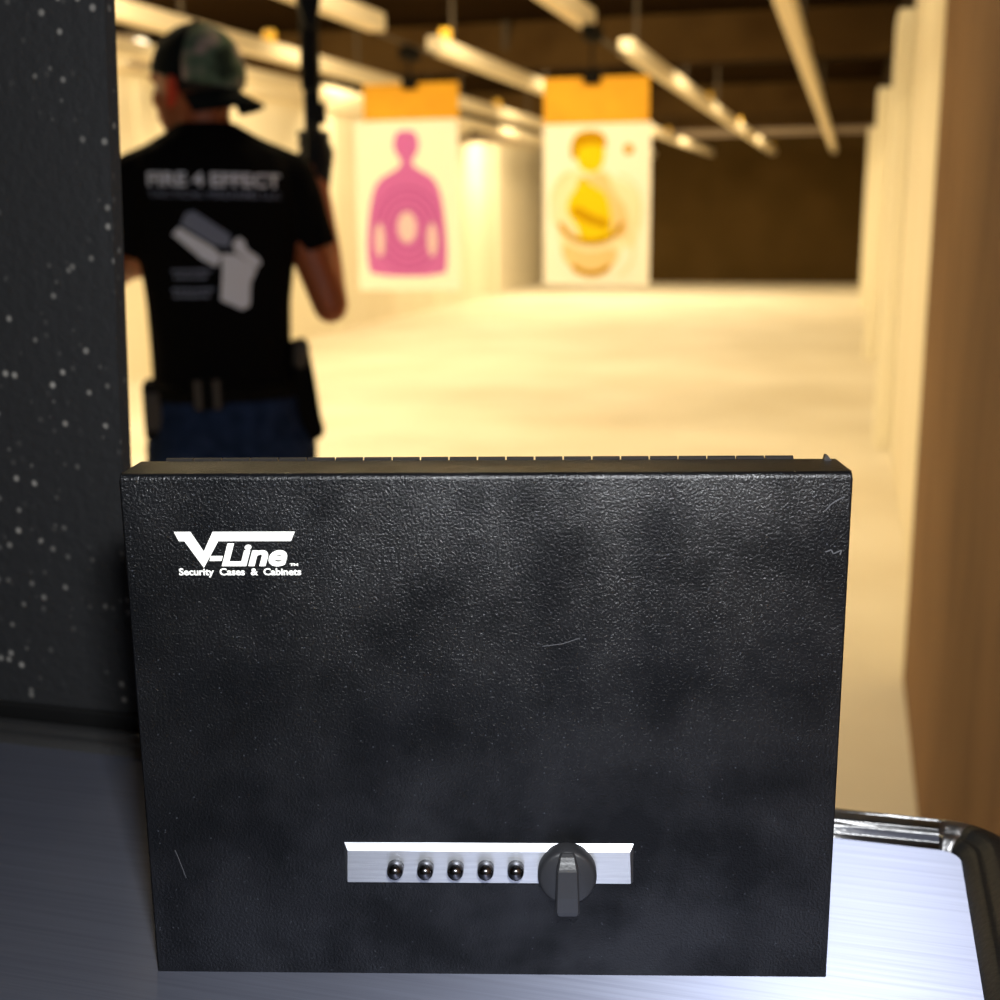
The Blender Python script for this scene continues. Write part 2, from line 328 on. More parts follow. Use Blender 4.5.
# wall lamp, far left
wl = thing('wall_lamp', 'small glowing wall lamp with dark bracket on the left wall, beside the black panel', 'lamp', (-5.70, 9.37, 2.62))
bm = bmesh.new(); ellip(bm, (0.24, 0, -0.02), (0.08, 0.085, 0.08)); obj('bulb', bm, m_bulb, wl, True)
box('bracket', (0.0, 0.27, -0.07, 0.07, 0.06, 0.10), m_strip, wl, 0.004); box('backplate', (0.0, 0.02, -0.06, 0.06, -0.14, 0.12), m_rail, wl, 0.004)
box('guard', (0.0, 0.28, -0.07, 0.07, -0.14, -0.10), m_strip, wl, 0.004)

# ------------------------------------------------------------------ targets
def smooth_pts(pts, it=2):
    for _ in range(it):
        out = []
        for i, p in enumerate(pts):
            q = pts[(i+1) % len(pts)]; out += [(p[0]*.75+q[0]*.25, p[1]*.75+q[1]*.25), (p[0]*.25+q[0]*.75, p[1]*.25+q[1]*.75)]
        pts = out
    return pts
def ring_pts(cx, cz, rx, rz, n=28, a0=0, a1=2*PI): return [(cx+rx*math.cos(a0+(a1-a0)*i/n), cz+rz*math.sin(a0+(a1-a0)*i/n)) for i in range(n)]
def band(bm, cx, cz, rx, rz, w_, y0, y1, a0=0.0, a1=2*PI, n=40):
    for i in range(n):
        a, b = a0+(a1-a0)*i/n, a0+(a1-a0)*(i+1)/n
        poly(bm, [(cx+(rx+s)*math.cos(t), cz+(rz+s)*math.sin(t)) for s, t in ((0, a), (0, b), (w_, b), (w_, a))], y0, y1)
def hangerset(root, x, ztop, trackz, y):
    box('clip', (x-0.045, x+0.045, -0.03, 0.012, ztop-0.035, ztop+0.03), m_blackm, root, 0.004)
    box('drop_arm', (x-0.006, x+0.006, -0.012, 0.0, ztop+0.02, trackz-0.12), m_blackm, root)
    box('carrier', (x-0.04, x+0.04, -0.09, 0.09, trackz-0.125, trackz-0.055), m_blackm, root, 0.01)

# pink silhouette target
t1 = thing('pink_target', 'paper target with a pink torso silhouette, clipped to orange cardboard beneath the ceiling tracks', 'target', (-2.555, 7.4, 0))
bm = bmesh.new(); bx(bm, -0.30, 0.295, 0.004, 0.010, 1.84, 2.075); obj('cardboard', bm, m_card, t1)
hangerset(t1, 0.0, 2.075, 2.33, 7.4)
bm = bmesh.new(); bx(bm, -0.36, 0.29, 0.0, 0.0015, 0.87, 1.868); obj('paper', bm, m_paper, t1)
P = lambda lst: [(x+2.555, z) for x, z in lst]
sil = [(-2.59, 1.81), (-2.53, 1.80), (-2.508, 1.745), (-2.515, 1.685), (-2.555, 1.637), (-2.545, 1.60), (-2.50, 1.575), (-2.42, 1.53), (-2.385, 1.46), (-2.365, 1.37), (-2.345, 1.17), (-2.345, 1.03), (-2.362, 0.955), (-2.83, 0.953), (-2.857, 1.03), (-2.857, 1.17), (-2.83, 1.38), (-2.80, 1.48), (-2.76, 1.53), (-2.68, 1.572), (-2.63, 1.60), (-2.62, 1.637), (-2.663, 1.685), (-2.670, 1.745), (-2.648, 1.80)]
bm = bmesh.new(); poly(bm, smooth_pts(P(sil), 1), -0.0016, -0.0002); s1 = obj('silhouette', bm, m_pink, t1)
bm = bmesh.new()
for r in (0.10, 0.145, 0.19, 0.235): band(bm, -0.035, 1.235, r*0.88, r*1.02, 0.009, -0.0032, -0.0018)
obj('score_ring', bm, m_pinkl, s1)
bm = bmesh.new(); poly(bm, ring_pts(-0.04, 1.245, 0.060, 0.092), -0.0034, -0.0018); obj('centre_oval', bm, m_pinkw, s1)['label'] = 'white centre oval'
for x in (-0.205, 0.13):
    bm = bmesh.new(); poly(bm, ring_pts(x-0.012, 1.17, 0.030, 0.10), -0.0034, -0.0018); obj('arm_highlight', bm, m_pinkw, s1)['label'] = 'pale streak beside the arm'

# yellow figure target
t2 = thing('yellow_target', 'paper target with a yellow figure print, hung from orange cardboard beside the dark backstop', 'target', (-1.345, 6.9, 0))
bm = bmesh.new(); bx(bm, -0.285, 0.285, 0.004, 0.010, 1.76, 2.02); obj('cardboard', bm, m_card, t2)
hangerset(t2, -0.02, 2.02, 2.33, 6.9)
bm = bmesh.new(); bx(bm, -0.285, 0.30, 0.0, 0.0015, 0.935, 1.785); obj('paper', bm, m_paper, t2)
Q = lambda lst: [(x+1.345, z) for x, z in lst]
def pr(name, pts, m, parent, lvl=0, sm=1):
    bm = bmesh.new(); poly(bm, smooth_pts(pts, sm), -0.0016-0.0016*lvl, -0.0002-0.0016*lvl); return obj(name, bm, m, parent)
fig = pr('figure_print', Q([(-1.40, 1.55), (-1.30, 1.55), (-1.25, 1.50), (-1.12, 1.45), (-1.09, 1.25), (-1.14, 1.12), (-1.20, 1.15), (-1.22, 1.05), (-1.30, 1.00), (-1.44, 1.00), (-1.52, 1.08), (-1.55, 1.22), (-1.58, 1.40), (-1.55, 1.52), (-1.46, 1.55)]), m_y4, t2)
pr('face', Q([(-1.455, 1.66), (-1.44, 1.57), (-1.40, 1.535), (-1.345, 1.53), (-1.30, 1.57), (-1.29, 1.66), (-1.33, 1.69), (-1.41, 1.69)]), m_y1, fig, 1)
pr('hair', Q([(-1.475, 1.60), (-1.48, 1.68), (-1.45, 1.735), (-1.38, 1.755), (-1.31, 1.74), (-1.28, 1.69), (-1.29, 1.655), (-1.33, 1.68), (-1.40, 1.675), (-1.44, 1.66), (-1.45, 1.60)]), m_y2, fig, 2)
pr('collar', Q([(-1.44, 1.50), (-1.39, 1.51), (-1.385, 1.46), (-1.41, 1.435), (-1.44, 1.46)]), m_y2, fig, 1)
pr('shoulder_print', Q([(-1.39, 1.52), (-1.28, 1.54), (-1.25, 1.44), (-1.16, 1.33), (-1.17, 1.18), (-1.26, 1.20), (-1.30, 1.35), (-1.38, 1.42)]), m_y3, fig, 1)
pr('chest_print', Q([(-1.43, 1.51), (-1.37, 1.47), (-1.33, 1.45), (-1.28, 1.41), (-1.26, 1.33), (-1.25, 1.25), (-1.27, 1.18), (-1.42, 1.17), (-1.44, 1.25), (-1.50, 1.32), (-1.49, 1.40), (-1.45, 1.44)]), m_y1, fig, 2)
pr('chest_fold', Q([(-1.49, 1.33), (-1.44, 1.36), (-1.36, 1.31), (-1.27, 1.28), (-1.265, 1.235), (-1.34, 1.25), (-1.42, 1.28)]), m_y2, fig, 3)
pr('lap_print', Q([(-1.52, 1.17), (-1.45, 1.13), (-1.36, 1.11), (-1.24, 1.14), (-1.215, 1.10), (-1.25, 1.03), (-1.32, 0.99), (-1.42, 0.99), (-1.49, 1.04), (-1.53, 1.10)]), m_y3, fig, 2)
bm = bmesh.new(); band(bm, -0.02, 1.300, 0.160, 0.120, 0.030, -0.0080, -0.0064, PI*1.08, PI*1.92, 24); obj('belt_line', bm, m_y2, fig)
bm = bmesh.new(); band(bm, -0.02, 1.10, 0.11, 0.090, 0.030, -0.0080, -0.0064, PI*1.2, PI*1.8, 24); obj('hem_line', bm, m_y2, fig)
for (cx_, cz_, rx_, rz_, a0_, a1_) in ((-0.10, 1.36, 0.14, 0.17, PI*0.55, PI*1.2), (0.13, 1.34, 0.115, 0.17, -PI*0.2, PI*0.5), (0.06, 1.12, 0.15, 0.15, -PI*0.35, PI*0.2)):
    bm = bmesh.new(); band(bm, cx_, cz_, rx_, rz_, 0.007, -0.0080, -0.0064, a0_, a1_, 20); obj('outline', bm, m_y3, fig)
bm = bmesh.new(); poly(bm, ring_pts(0.18, 1.648, 0.028, 0.028, 18), -0.0016, -0.0002); obj('round_mark', bm, m_y2, t2)['label'] = 'small ochre round mark'

# ------------------------------------------------------------------ bench
ZB = 0.9729
bn = thing('shooting_bench', 'brushed aluminium bench top with black rubber rim under the black box', 'bench', (0, 0, 0))
bm = bmesh.new()
c = [(-1.02, 0.34), (0.078, 0.34)] + [(0.066+0.012*math.cos(a), 0.690+0.012*math.sin(a)) for a in [PI/2*i/6 for i in range(7)]] + [(-1.02, 0.702)]
A = [bm.verts.new((x, y, ZB)) for x, y in c]; B = [bm.verts.new((x, y, ZB-0.03)) for x, y in c]
bm.faces.new(A); bm.faces.new(B[::-1])
for i in range(len(c)): bm.faces.new((A[i], A[(i+1) % len(c)], B[(i+1) % len(c)], B[i]))
obj('bench_top', bm, m_bench, bn)
# rim swept round the back and right edges
path = [(-1.02+i*0.0835, 0.701, 0, 1, 0.025) for i in range(14)]
for i in range(9):
    a = PI/2 - PI/2*i/8; path.append((0.065+0.012*math.cos(a), 0.689+0.012*math.sin(a), math.cos(a), math.sin(a), 0.025+0.010*i/8))
path += [(0.077, 0.60, 1, 0, 0.035), (0.077, 0.34, 1, 0, 0.035)]
prof = [(0.0, -0.02), (-0.02, 0.0), (0.04, 0.0022), (0.10, 0.0044), (0.16, 0.0060), (0.22, 0.0066), (0.27, 0.0063), (0.32, 0.0072), (0.38, 0.0092), (0.46, 0.0104), (0.60, 0.0106), (0.80, 0.0090), (0.93, 0.005), (1.0, -0.001), (1.0, -0.03), (0.2, -0.03)]
for pp, mm in ((path[:18], m_rimg), (path[17:], m_rim)):
    bm = bmesh.new(); loft(bm, [[Vector((x+nx*s*w_, y+ny*s*w_, ZB+h)) for s, h in prof] for x, y, nx, ny, w_ in pp]); obj('rim', bm, mm, bn, True)
for (x, y) in ((-0.95, 0.38), (-0.95, 0.66), (0.02, 0.38), (0.02, 0.66)):
    bm = bmesh.new(); bx(bm, x-0.025, x+0.025, y-0.025, y+0.025, 0, ZB-0.03); obj('leg', bm, m_blackm, bn)
box('crossbar', (-0.95, 0.02, 0.65, 0.67, 0.85, ZB-0.03), m_blackm, bn)
# black speckled panel at the back of the bench
pn = thing('speckled_panel', 'tall black speckled panel standing behind the bench at the left edge of the picture', 'panel', (-0.461, 0.730, 0))
bm = bmesh.new(); bx(bm, -0.75, 0.0, 0, 0.012, 0.0, 2.2)
bmesh.ops.bisect_plane(bm, geom=bm.verts[:]+bm.edges[:]+bm.faces[:], plane_co=(0, 0, 1.17), plane_no=(0, 0, 1))
for v in bm.verts:
    if v.co.x > -0.1: v.co.x += max(0.0, (v.co.z-1.17)*0.045)
obj('panel_board', bm, m_panel, pn)
box('bottom_trim', (-0.75, 0.0, -0.003, 0.0, ZB-0.02, ZB+0.019), m_ptrim, pn, 0.002)
box('foot', (-0.75, -0.02, -0.002, 0.1, 0.0, 0.02), m_blackm, pn)

# ------------------------------------------------------------------ black lock box
W, H = 0.320, 0.2451
sb = thing('lock_box', 'black textured steel lock box standing upright on the bench in front', 'lock box', (-0.15072, 0.52088, ZB), math.radians(13.495))
HT = H+0.0006; R1 = 0.0028
sec = [(0.0, 0.0), (0.0, HT-R1)] + [(R1-R1*math.cos(t), HT-R1+R1*math.sin(t)) for t in [PI/2*i/8 for i in range(1, 9)]] + [(0.0302, HT), (0.031, HT-0.0008), (0.031, 0.0)]
bm = bmesh.new(); loft(bm, [[Vector((x, y, z)) for y, z in sec] for x in (-W/2-0.0008, W/2+0.0008)])
bevel(bm, 0.0009, 3, lambda e: abs(e.verts[0].co.x-e.verts[1].co.x) < 1e-5 and not all(v.co.z < 0.001 for v in e.verts))
lid = obj('lid', bm, m_box, sb, True)
lid.modifiers.new('n', 'WEIGHTED_NORMAL').weight = 90
lid.data.polygons.foreach_set('use_smooth', [True]*len(lid.data.polygons))
box('body', (-W/2+0.004, W/2-0.004, 0.0305, 0.072, 0.0, H-0.014), m_boxb, sb, 0.0015)
bm = bmesh.new(); k = 0; x = -0.149
while x < 0.141:
    mt = Matrix.Translation((x, 0.0325, H-0.0008)) @ Matrix.Rotation(PI/2, 4, 'Y')
    lathe(bm, [(0.0026, 0.0004), (0.0026, 0.0128)], 12, mt); x += 0.0132
mt = Matrix.Translation((-0.1485, 0.0325, H-0.0008)) @ Matrix.Rotation(PI/2, 4, 'Y'); lathe(bm, [(0.0008, 0), (0.0008, 0.289)], 10, mt)
obj('hinge', bm, m_hinge, sb)
bm = bmesh.new(); poly(bm, [(0.1535, H-0.001), (0.1545, H+0.0030), (0.1555, H+0.0030), (0.1575, H+0.0005), (0.158, H-0.001)], 0.026, 0.0295); obj('hinge_tab', bm, m_hinge, sb)
# lock plate with bevelled edges
bm = bmesh.new(); x0, x1, z0, z1 = -0.0673, 0.0682, 0.0495, 0.0690
o4 = [(x0, z0), (x1, z0), (x1, z1), (x0, z1)]; i4 = [(x0+0.0012, z0+0.0004), (x1-0.0012, z0+0.0004), (x1-0.0018, z1-0.0030), (x0+0.0018, z1-0.0030)]
A = [bm.verts.new((x, 0.0, z)) for x, z in o4]; A2 = [bm.verts.new((x, -0.0003, z)) for x, z in o4]; B = [bm.verts.new((x, -0.0028, z)) for x, z in i4]
bm.faces.new(A[::-1]); bm.faces.new(B)
for q, r in ((A, A2), (A2, B)):
    for i in range(4): bm.faces.new((q[i], q[(i+1) % 4], r[(i+1) % 4], r[i]))
plate = obj('lock_plate', bm, m_plate, sb)
for i in range(5):
    bm = bmesh.new(); mt = Matrix.Translation((-0.0430+i*0.01407, -0.0027, 0.0579)) @ Matrix.Rotation(PI/2, 4, 'X')
    lathe(bm, [(0.0039, 0), (0.0039, 0.0035), (0.0037, 0.0055), (0.0030, 0.0070), (0.0018, 0.0078), (0.0004, 0.008)], 24, mt); obj('button', bm, m_btn, plate, True)['label'] = 'round black push button'
# turn knob
bm = bmesh.new(); mt = Matrix.Translation((0.0372, -0.0002, 0.0563)) @ Matrix.Rotation(PI/2, 4, 'X')
lathe(bm, [(0.0133, 0), (0.0137, 0.001), (0.0137, 0.0075), (0.0130, 0.0092), (0.0118, 0.0098), (0.0004, 0.0100)], 48, mt)
knob = obj('turn_knob', bm, m_knob, sb, True)
md = knob.modifiers.new('e', 'EDGE_SPLIT'); md.split_angle = math.radians(50)
bm = bmesh.new()
secs = []   # grip bar : outline in x-z with depth varying along z
for z, hw, d in [(0.0692, 0.0030, 0.0102), (0.0680, 0.0038, 0.0118), (0.0660, 0.0041, 0.0127), (0.0650, 0.0043, 0.0132), (0.0634, 0.0047, 0.0147), (0.0626, 0.0050, 0.0156), (0.0500, 0.0054, 0.0170), (0.0430, 0.0056, 0.0170), (0.0410, 0.0050, 0.0164), (0.0397, 0.0038, 0.0148)]:
    b0 = -0.0092 if z > 0.0435 else -0.0092 - (0.0435-z)*0.35
    secs.append([Vector((0.0372-hw, b0, z)), Vector((0.0372+hw, b0, z)), Vector((0.0372+hw, -d+0.0008, z)), Vector((0.0372+hw-0.0008, -d, z)), Vector((0.0372-hw+0.0008, -d, z)), Vector((0.0372-hw, -d+0.0008, z))])
loft(bm, secs); obj('grip_bar', bm, m_knob, knob)

# logo and lettering (flat ink on the lid)
lg = [( -0.1380, 0.2196), (-0.1306, 0.2196), (-0.1251, 0.2105), (-0.1206, 0.2196), (-0.0838, 0.2196), (-0.0857, 0.2153), (-0.1183, 0.2153), (-0.1255, 0.2030), (-0.1335, 0.2153), (-0.1360, 0.2153)]
bm = bmesh.new(); poly(bm, lg, -0.00018, -0.00002); obj('emblem', bm, m_white, sb)['label'] = 'white angular V emblem with a long top bar'
def lid_text(name, body, xa, xb, za, zb, shear, bold, label):
    me, (a, b, c_, d) = text_mesh(body, 1.0, shear, bold)
    for v in me.vertices:
        v.co = Vector((xa+(v.co.x-a)/(b-a)*(xb-xa), -0.0002, za+(v.co.y-c_)/(d-c_)*(zb-za)))
    me.materials.clear(); me.materials.append(m_white); o = bpy.data.objects.new(name, me); COL.objects.link(o); o.parent = sb; o['label'] = label
lid_text('brand_lettering', '-Line', -0.1228, -0.0877, 0.2036, 0.2143, 0.25, 0.036, 'white slanted lettering beside the emblem')
lid_text('brand_mark', 'TM', -0.0868, -0.0830, 0.2038, 0.2050, 0.0, 0.05, 'tiny white letters after the name')
lid_text('tagline_lettering', 'Security  Cases  &  Cabinets', -0.1369, -0.0818, 0.1985, 0.2028, 0.0, 0.028, 'small white line of lettering under the name')
# scratches on the lid
def scratch(pts, wd):
    bm = bmesh.new()
    for (a, b) in zip(pts, pts[1:]):
        d = Vector((b[0]-a[0], b[1]-a[1])); n = Vector((-d.y, d.x)).normalized()*wd/2
        poly(bm, [(a[0]-n.x, a[1]-n.y), (b[0]-n.x, b[1]-n.y), (b[0]+n.x, b[1]+n.y), (a[0]+n.x, a[1]+n.y)], -0.00012, -0.00002)
    obj('scratch', bm, m_scr, sb)
scratch([(0.1496, 0.2285), (0.1518, 0.2312), (0.1545, 0.2332), (0.1577, 0.2347)], 0.00045)
scratch([(0.1505, 0.2098), (0.1530, 0.2108), (0.1540, 0.2090), (0.1575, 0.2106), (0.1570, 0.2085)], 0.0005)
scratch([(-0.1480, 0.0644), (-0.1465, 0.0600), (-0.1436, 0.0500)], 0.0003)
scratch([(0.026, 0.166), (0.035, 0.1672), (0.043, 0.170)], 0.0003)

# ------------------------------------------------------------------ person
PR = math.radians(26.93)
pe = thing('person', 'person in black printed T-shirt, jeans and backward camouflage cap, holding a rifle upright', 'person', (-1.27, 2.5, 0), PR)
# u = right, f = away from the camera, z up   (local x, y, z)
HC = Vector((-0.060, 0.02, 1.585)); FA = math.radians(50)    # head centre and turn to the left
HR = Matrix.Rotation(FA, 4, 'Z')                              # head local +y = face
def hp(x, y, z): return HC + (HR @ Vector((x, y, z)))
bm = bmesh.new()
# torso under the shirt
loft(bm, [ering((-0.033, 0), hw, hd, z) for z, hw, hd in [(0.90, 0.140, 0.095), (1.0, 0.135, 0.09), (1.12, 0.135, 0.09), (1.25, 0.145, 0.095), (1.36, 0.155, 0.095), (1.42, 0.14, 0.085), (1.455, 0.095, 0.07), (1.47, 0.055, 0.05)]])
capsule(bm, (-0.04, 0.0, 1.42), hp(0, -0.015, -0.03), 0.060, 0.056)
capsule(bm, (-0.038, 0.0, 1.44), (-0.15, 0.0, 1.41), 0.05, 0.05); capsule(bm, (-0.038, 0.0, 1.44), (0.10, 0.0, 1.41), 0.05, 0.05)
# head: skull, jaw, cheeks, nose, brow, ears
ellip(bm, hp(0, -0.012, 0.02), (0.074, 0.092, 0.090), HR)
ellip(bm, hp(0, 0.028, -0.035), (0.058, 0.062, 0.072), HR)
capsule(bm, hp(0, 0.05, -0.085), hp(0, 0.066, -0.088), 0.026, 0.020)
capsule(bm, hp(0, 0.083, 0.010), hp(0, 0.104, -0.022), 0.009, 0.013); ellip(bm, hp(0, 0.092, -0.028), (0.017, 0.012, 0.009), HR)
capsule(bm, hp(-0.04, 0.072, 0.024), hp(0.04, 0.072, 0.024), 0.012, 0.012)
for s in (-1, 1):
    ellip(bm, hp(s*0.036, 0.058, -0.018), (0.022, 0.022, 0.022), HR)
# right arm (raised forearm) and left arm
capsule(bm, (0.115, 0.0, 1.395), (0.200, -0.015, 1.135), 0.050, 0.038); capsule(bm, (0.185, -0.01, 1.19), (0.202, -0.012, 1.140), 0.042, 0.038)
capsule(bm, (0.200, -0.012, 1.140), (0.195, 0.060, 1.25), 0.038, 0.038); capsule(bm, (0.195, 0.060, 1.25), (0.188, 0.125, 1.42), 0.038, 0.026)
capsule(bm, (-0.185, 0.0, 1.395), (-0.272, 0.01, 1.200), 0.050, 0.038); capsule(bm, (-0.272, 0.01, 1.200), (-0.235, 0.10, 1.225), 0.036, 0.036); capsule(bm, (-0.235, 0.10, 1.225), (-0.10, 0.245, 1.24), 0.036, 0.025)
# left hand: palm, four fingers, thumb
lw = Vector((-0.10, 0.245, 1.24)); lh = Vector((-0.045, 0.285, 1.245)); capsule(bm, lw, lh, 0.024, 0.026); ellip(bm, (lw+lh)/2+Vector((0.015, 0.01, 0)), (0.042, 0.030, 0.036))
for i, ln in enumerate((0.040, 0.045, 0.042, 0.033)):
    r0 = lh + Vector((0.008, 0.004, 0.028-0.0195*i)); k1 = r0+Vector((ln, 0.012, -0.004)); k2 = k1+Vector((ln*0.35, -0.024, -0.004)); k3 = k2+Vector((-ln*0.25, -0.018, -0.002))
    capsule(bm, r0, k1, 0.0095, 0.009, 10, 3); capsule(bm, k1, k2, 0.009, 0.0085, 10, 3); capsule(bm, k2, k3, 0.0085, 0.0075, 10, 3)
capsule(bm, lw+Vector((0.02, -0.005, 0.025)), lw+Vector((0.05, -0.012, 0.058)), 0.012, 0.010, 10, 3); capsule(bm, lw+Vector((0.05, -0.012, 0.058)), lw+Vector((0.08, -0.010, 0.066)), 0.010, 0.008, 10, 3)
# hips and legs under the jeans, feet
loft(bm, [ering((-0.033, 0), hw, hd, z) for z, hw, hd in [(0.80, 0.14, 0.09), (0.86, 0.15, 0.10), (0.95, 0.14, 0.095)]])
for s in (-1, 1):
    hx = -0.033 + s*0.085; kx = -0.033+s*0.115; ax = -0.033+s*0.135
    capsule(bm, (hx, 0, 0.84), (kx, 0.01, 0.49), 0.078, 0.050); capsule(bm, (kx, 0.01, 0.49), (kx+s*0.006, -0.012, 0.36), 0.050, 0.050); capsule(bm, (kx+s*0.006, -0.012, 0.36), (ax, -0.01, 0.09), 0.050, 0.034)
body = fused('body', bm, m_skin, pe, 0.0065, 4)
# face features
for s in (-1, 1):
    er = HR @ Matrix.Rotation(s*0.40, 4, 'Z'); bm = bmesh.new()
    ellip(bm, hp(s*0.080, -0.010, -0.006), (0.008, 0.020, 0.033), er); ellip(bm, hp(s*0.080, -0.004, -0.030), (0.008, 0.011, 0.013), er); ellip(bm, hp(s*0.074, -0.002, -0.010), (0.010, 0.013, 0.018), er)
    fused('ear', bm, m_ear, pe, 0.003, 3)
for s in (-1, 1):
    bm = bmesh.new(); ellip(bm, hp(s*0.030, 0.071, 0.003), (0.012, 0.008, 0.008), HR); obj('eye', bm, m_eye, pe, True)
bm = bmesh.new(); capsule(bm, hp(-0.02, 0.086, -0.055), hp(0, 0.091, -0.054), 0.004, 0.0065, 10, 3); capsule(bm, hp(0, 0.091, -0.054), hp(0.02, 0.086, -0.055), 0.0065, 0.004, 10, 3); obj('mouth', bm, m_lip, pe, True)
# short hair low on the back and sides
bm = bmesh.new(); ellip(bm, hp(0, -0.022, 0.024), (0.0785, 0.088, 0.088), HR)
bmesh.ops.bisect_plane(bm, geom=bm.verts[:]+bm.edges[:]+bm.faces[:], plane_co=hp(0, 0.02, 0.0), plane_no=(HR @ Vector((0, 0.75, -0.65))).normalized(), clear_outer=True)
bmesh.ops.bisect_plane(bm, geom=bm.verts[:]+bm.edges[:]+bm.faces[:], plane_co=hp(0, -0.05, -0.012), plane_no=Vector((0, 0, -1)), clear_outer=True)
bmesh.ops.holes_fill(bm, edges=bm.edges[:]); obj('hair', bm, m_hair, pe, True)
# cap worn backwards : dark crown towards the face, camouflage panels and brim at the back
def cap_half(sign):
    bm = bmesh.new(); ellip(bm, hp(0, -0.012, 0.028), (0.0865, 0.104, 0.102), HR, 32, 20)
    nrm = (HR @ Vector((0, 0.28, -1))).normalized()
    bmesh.ops.bisect_plane(bm, geom=bm.verts[:]+bm.edges[:]+bm.faces[:], plane_co=hp(0, 0, 0.020), plane_no=(HR @ Vector((0, 0.22, -1))).normalized(), clear_outer=True)
    bmesh.ops.bisect_plane(bm, geom=bm.verts[:]+bm.edges[:]+bm.faces[:], plane_co=hp(0, -0.040, 0.0), plane_no=(HR @ Vector((0, sign, 0))).normalized(), clear_inner=True)
    bmesh.ops.holes_fill(bm, edges=bm.edges[:]); return bm
cap = obj('cap', cap_half(1), m_capk, pe, True)
obj('camouflage_panel', cap_half(-1), m_camo, cap, True)['label'] = 'green and grey camouflage panel'
bm = bmesh.new(); top, bot = [], []
n = 18
for j in range(6):
    for i in range(n+1):
        a = PI*1.09 + PI*0.82*(i/n); t = j/5
        rx, ry = 0.080, 0.100 + 0.072*t
        x = 0.080*math.cos(a)*(1-0.06*t); y = -0.012 + math.sin(a)*(0.085+0.072*t)
        z = -0.006 - 0.032*t - 0.014*(math.cos(a)**2) - 0.006*0
        top.append(bm.verts.new(hp(x, y, z+0.003))); bot.append(bm.verts.new(hp(x, y, z-0.001)))
for j in range(5):
    for i in range(n):
        q = j*(n+1)+i
        bm.faces.new((top[q], top[q+1], top[q+n+2], top[q+n+1])); bm.faces.new((bot[q], bot[q+n+1], bot[q+n+2], bot[q+1]))
for i in range(n): q = 5*(n+1)+i; bm.faces.new((top[q], top[q+1], bot[q+1], bot[q])); bm.faces.new((top[i], bot[i], bot[i+1], top[i+1]))
obj('cap_brim', bm, m_capk, cap, True)
bm = bmesh.new(); ellip(bm, hp(0, -0.012, 0.131), (0.007, 0.007, 0.004)); obj('cap_button', bm, m_capk, cap, True)

# T-shirt
bm = bmesh.new()
loft(bm, [ering((cx, fy), hw, hd, z) for z, cx, fy, hw, hd in [(0.955, -0.034, 0, 0.152, 0.112), (1.0, -0.034, 0, 0.151, 0.112), (1.06, -0.036, 0, 0.149, 0.108), (1.15, -0.035, 0, 0.152, 0.108), (1.22, -0.033, 0, 0.160, 0.112), (1.30, -0.033, 0, 0.172, 0.118), (1.37, -0.033, -0.003, 0.178, 0.118), (1.42, -0.034, -0.004, 0.170, 0.110), (1.455, -0.036, -0.003, 0.158, 0.095), (1.478, -0.037, -0.001, 0.122, 0.082), (1.498, -0.038, 0.001, 0.086, 0.070), (1.516, -0.040, 0.002, 0.060, 0.062)]])
for s, c_ in ((1, -0.033), (-1, -0.033)):
    sx = c_ + s*0.155; ex = c_ + s*0.208
    capsule(bm, (c_+s*0.10, 0, 1.425), (sx, 0, 1.400), 0.058, 0.060); 
    q0, q1 = Vector((sx, 0, 1.395)), Vector((ex, -0.005, 1.252))
    dd = (q1-q0).normalized(); mt = Matrix.Translation(q0) @ dd.to_track_quat('Z', 'Y').to_matrix().to_4x4()
    lathe(bm, [(0.02, -0.058), (0.045, -0.045), (0.060, -0.01), (0.060, 0.05), (0.053, 0.10), (0.050, 0.150)], 24, mt)
shirt = fused('t_shirt', bm, m_shirt, pe, 0.006, 5)

# prints draped on the back of the shirt
vv = [v.co.copy() for v in shirt.data.vertices]; ff = [tuple(p.vertices) for p in shirt.data.polygons]; bvh = BVHTree.FromPolygons(vv, ff)
def drape(me_or_bm, name, m, label, off=0.0012):
    bm = bmesh.new(); bm.from_mesh(me_or_bm) if isinstance(me_or_bm, bpy.types.Mesh) else None
    if not isinstance(me_or_bm, bpy.types.Mesh): bm = me_or_bm
    bmesh.ops.triangulate(bm, faces=bm.faces[:])
    for _ in range(3):
        es = [e_ for e_ in bm.edges if e_.calc_length() > 0.012]
        if not es: break
        bmesh.ops.subdivide_edges(bm, edges=es, cuts=1); bmesh.ops.triangulate(bm, faces=bm.faces[:])
    for v in bm.verts:
        h = bvh.ray_cast(Vector((v.co.x, -1, v.co.z)), Vector((0, 1, 0)))
        if h[0] is not None: v.co.y = h[0].y - off
    me = bpy.data.meshes.new(name); bm.to_mesh(me); bm.free(); me.materials.append(m)
    o = bpy.data.objects.new(name, me); COL.objects.link(o); o.parent = shirt; o['label'] = label; return o
def shirt_text(body, xa, xb, za, zb, tilt, name, m, label, bold=0.03, shear=0):
    me, (a, b, c_, d) = text_mesh(body, 1.0, shear, bold)
    for v in me.vertices:
        tx = (v.co.x-a)/(b-a); v.co = Vector((xa+tx*(xb-xa), 0, za+(v.co.y-c_)/(d-c_)*(zb-za)+tilt*tx))
    me.materials.clear(); return drape(me, name, m, label)
shirt_text('FIRE 4 EFFECT', -0.161, 0.103, 1.388, 1.416, -0.006, 'back_lettering', m_print, 'large grey block lettering across the shoulders', 0.03)
shirt_text('TACTICAL FIREARMS LLC', -0.162, 0.102, 1.366, 1.379, -0.006, 'small_back_lettering', m_printd, 'small dim lettering under the large line', 0.01)
bm = bmesh.new()
def fl_poly(pts):
    vs = [bm.verts.new((x, 0, z)) for x, z in pts]; bm.faces.new(vs)
def px(x, y): return (-0.121+(x-172)*0.00196-0.0, 1.345-(y-208)*0.00212)
fl_poly([px(*p_) for p_ in [(173, 233), (180, 226), (214, 246), (222, 254), (216, 264), (200, 256), (196, 252)]])
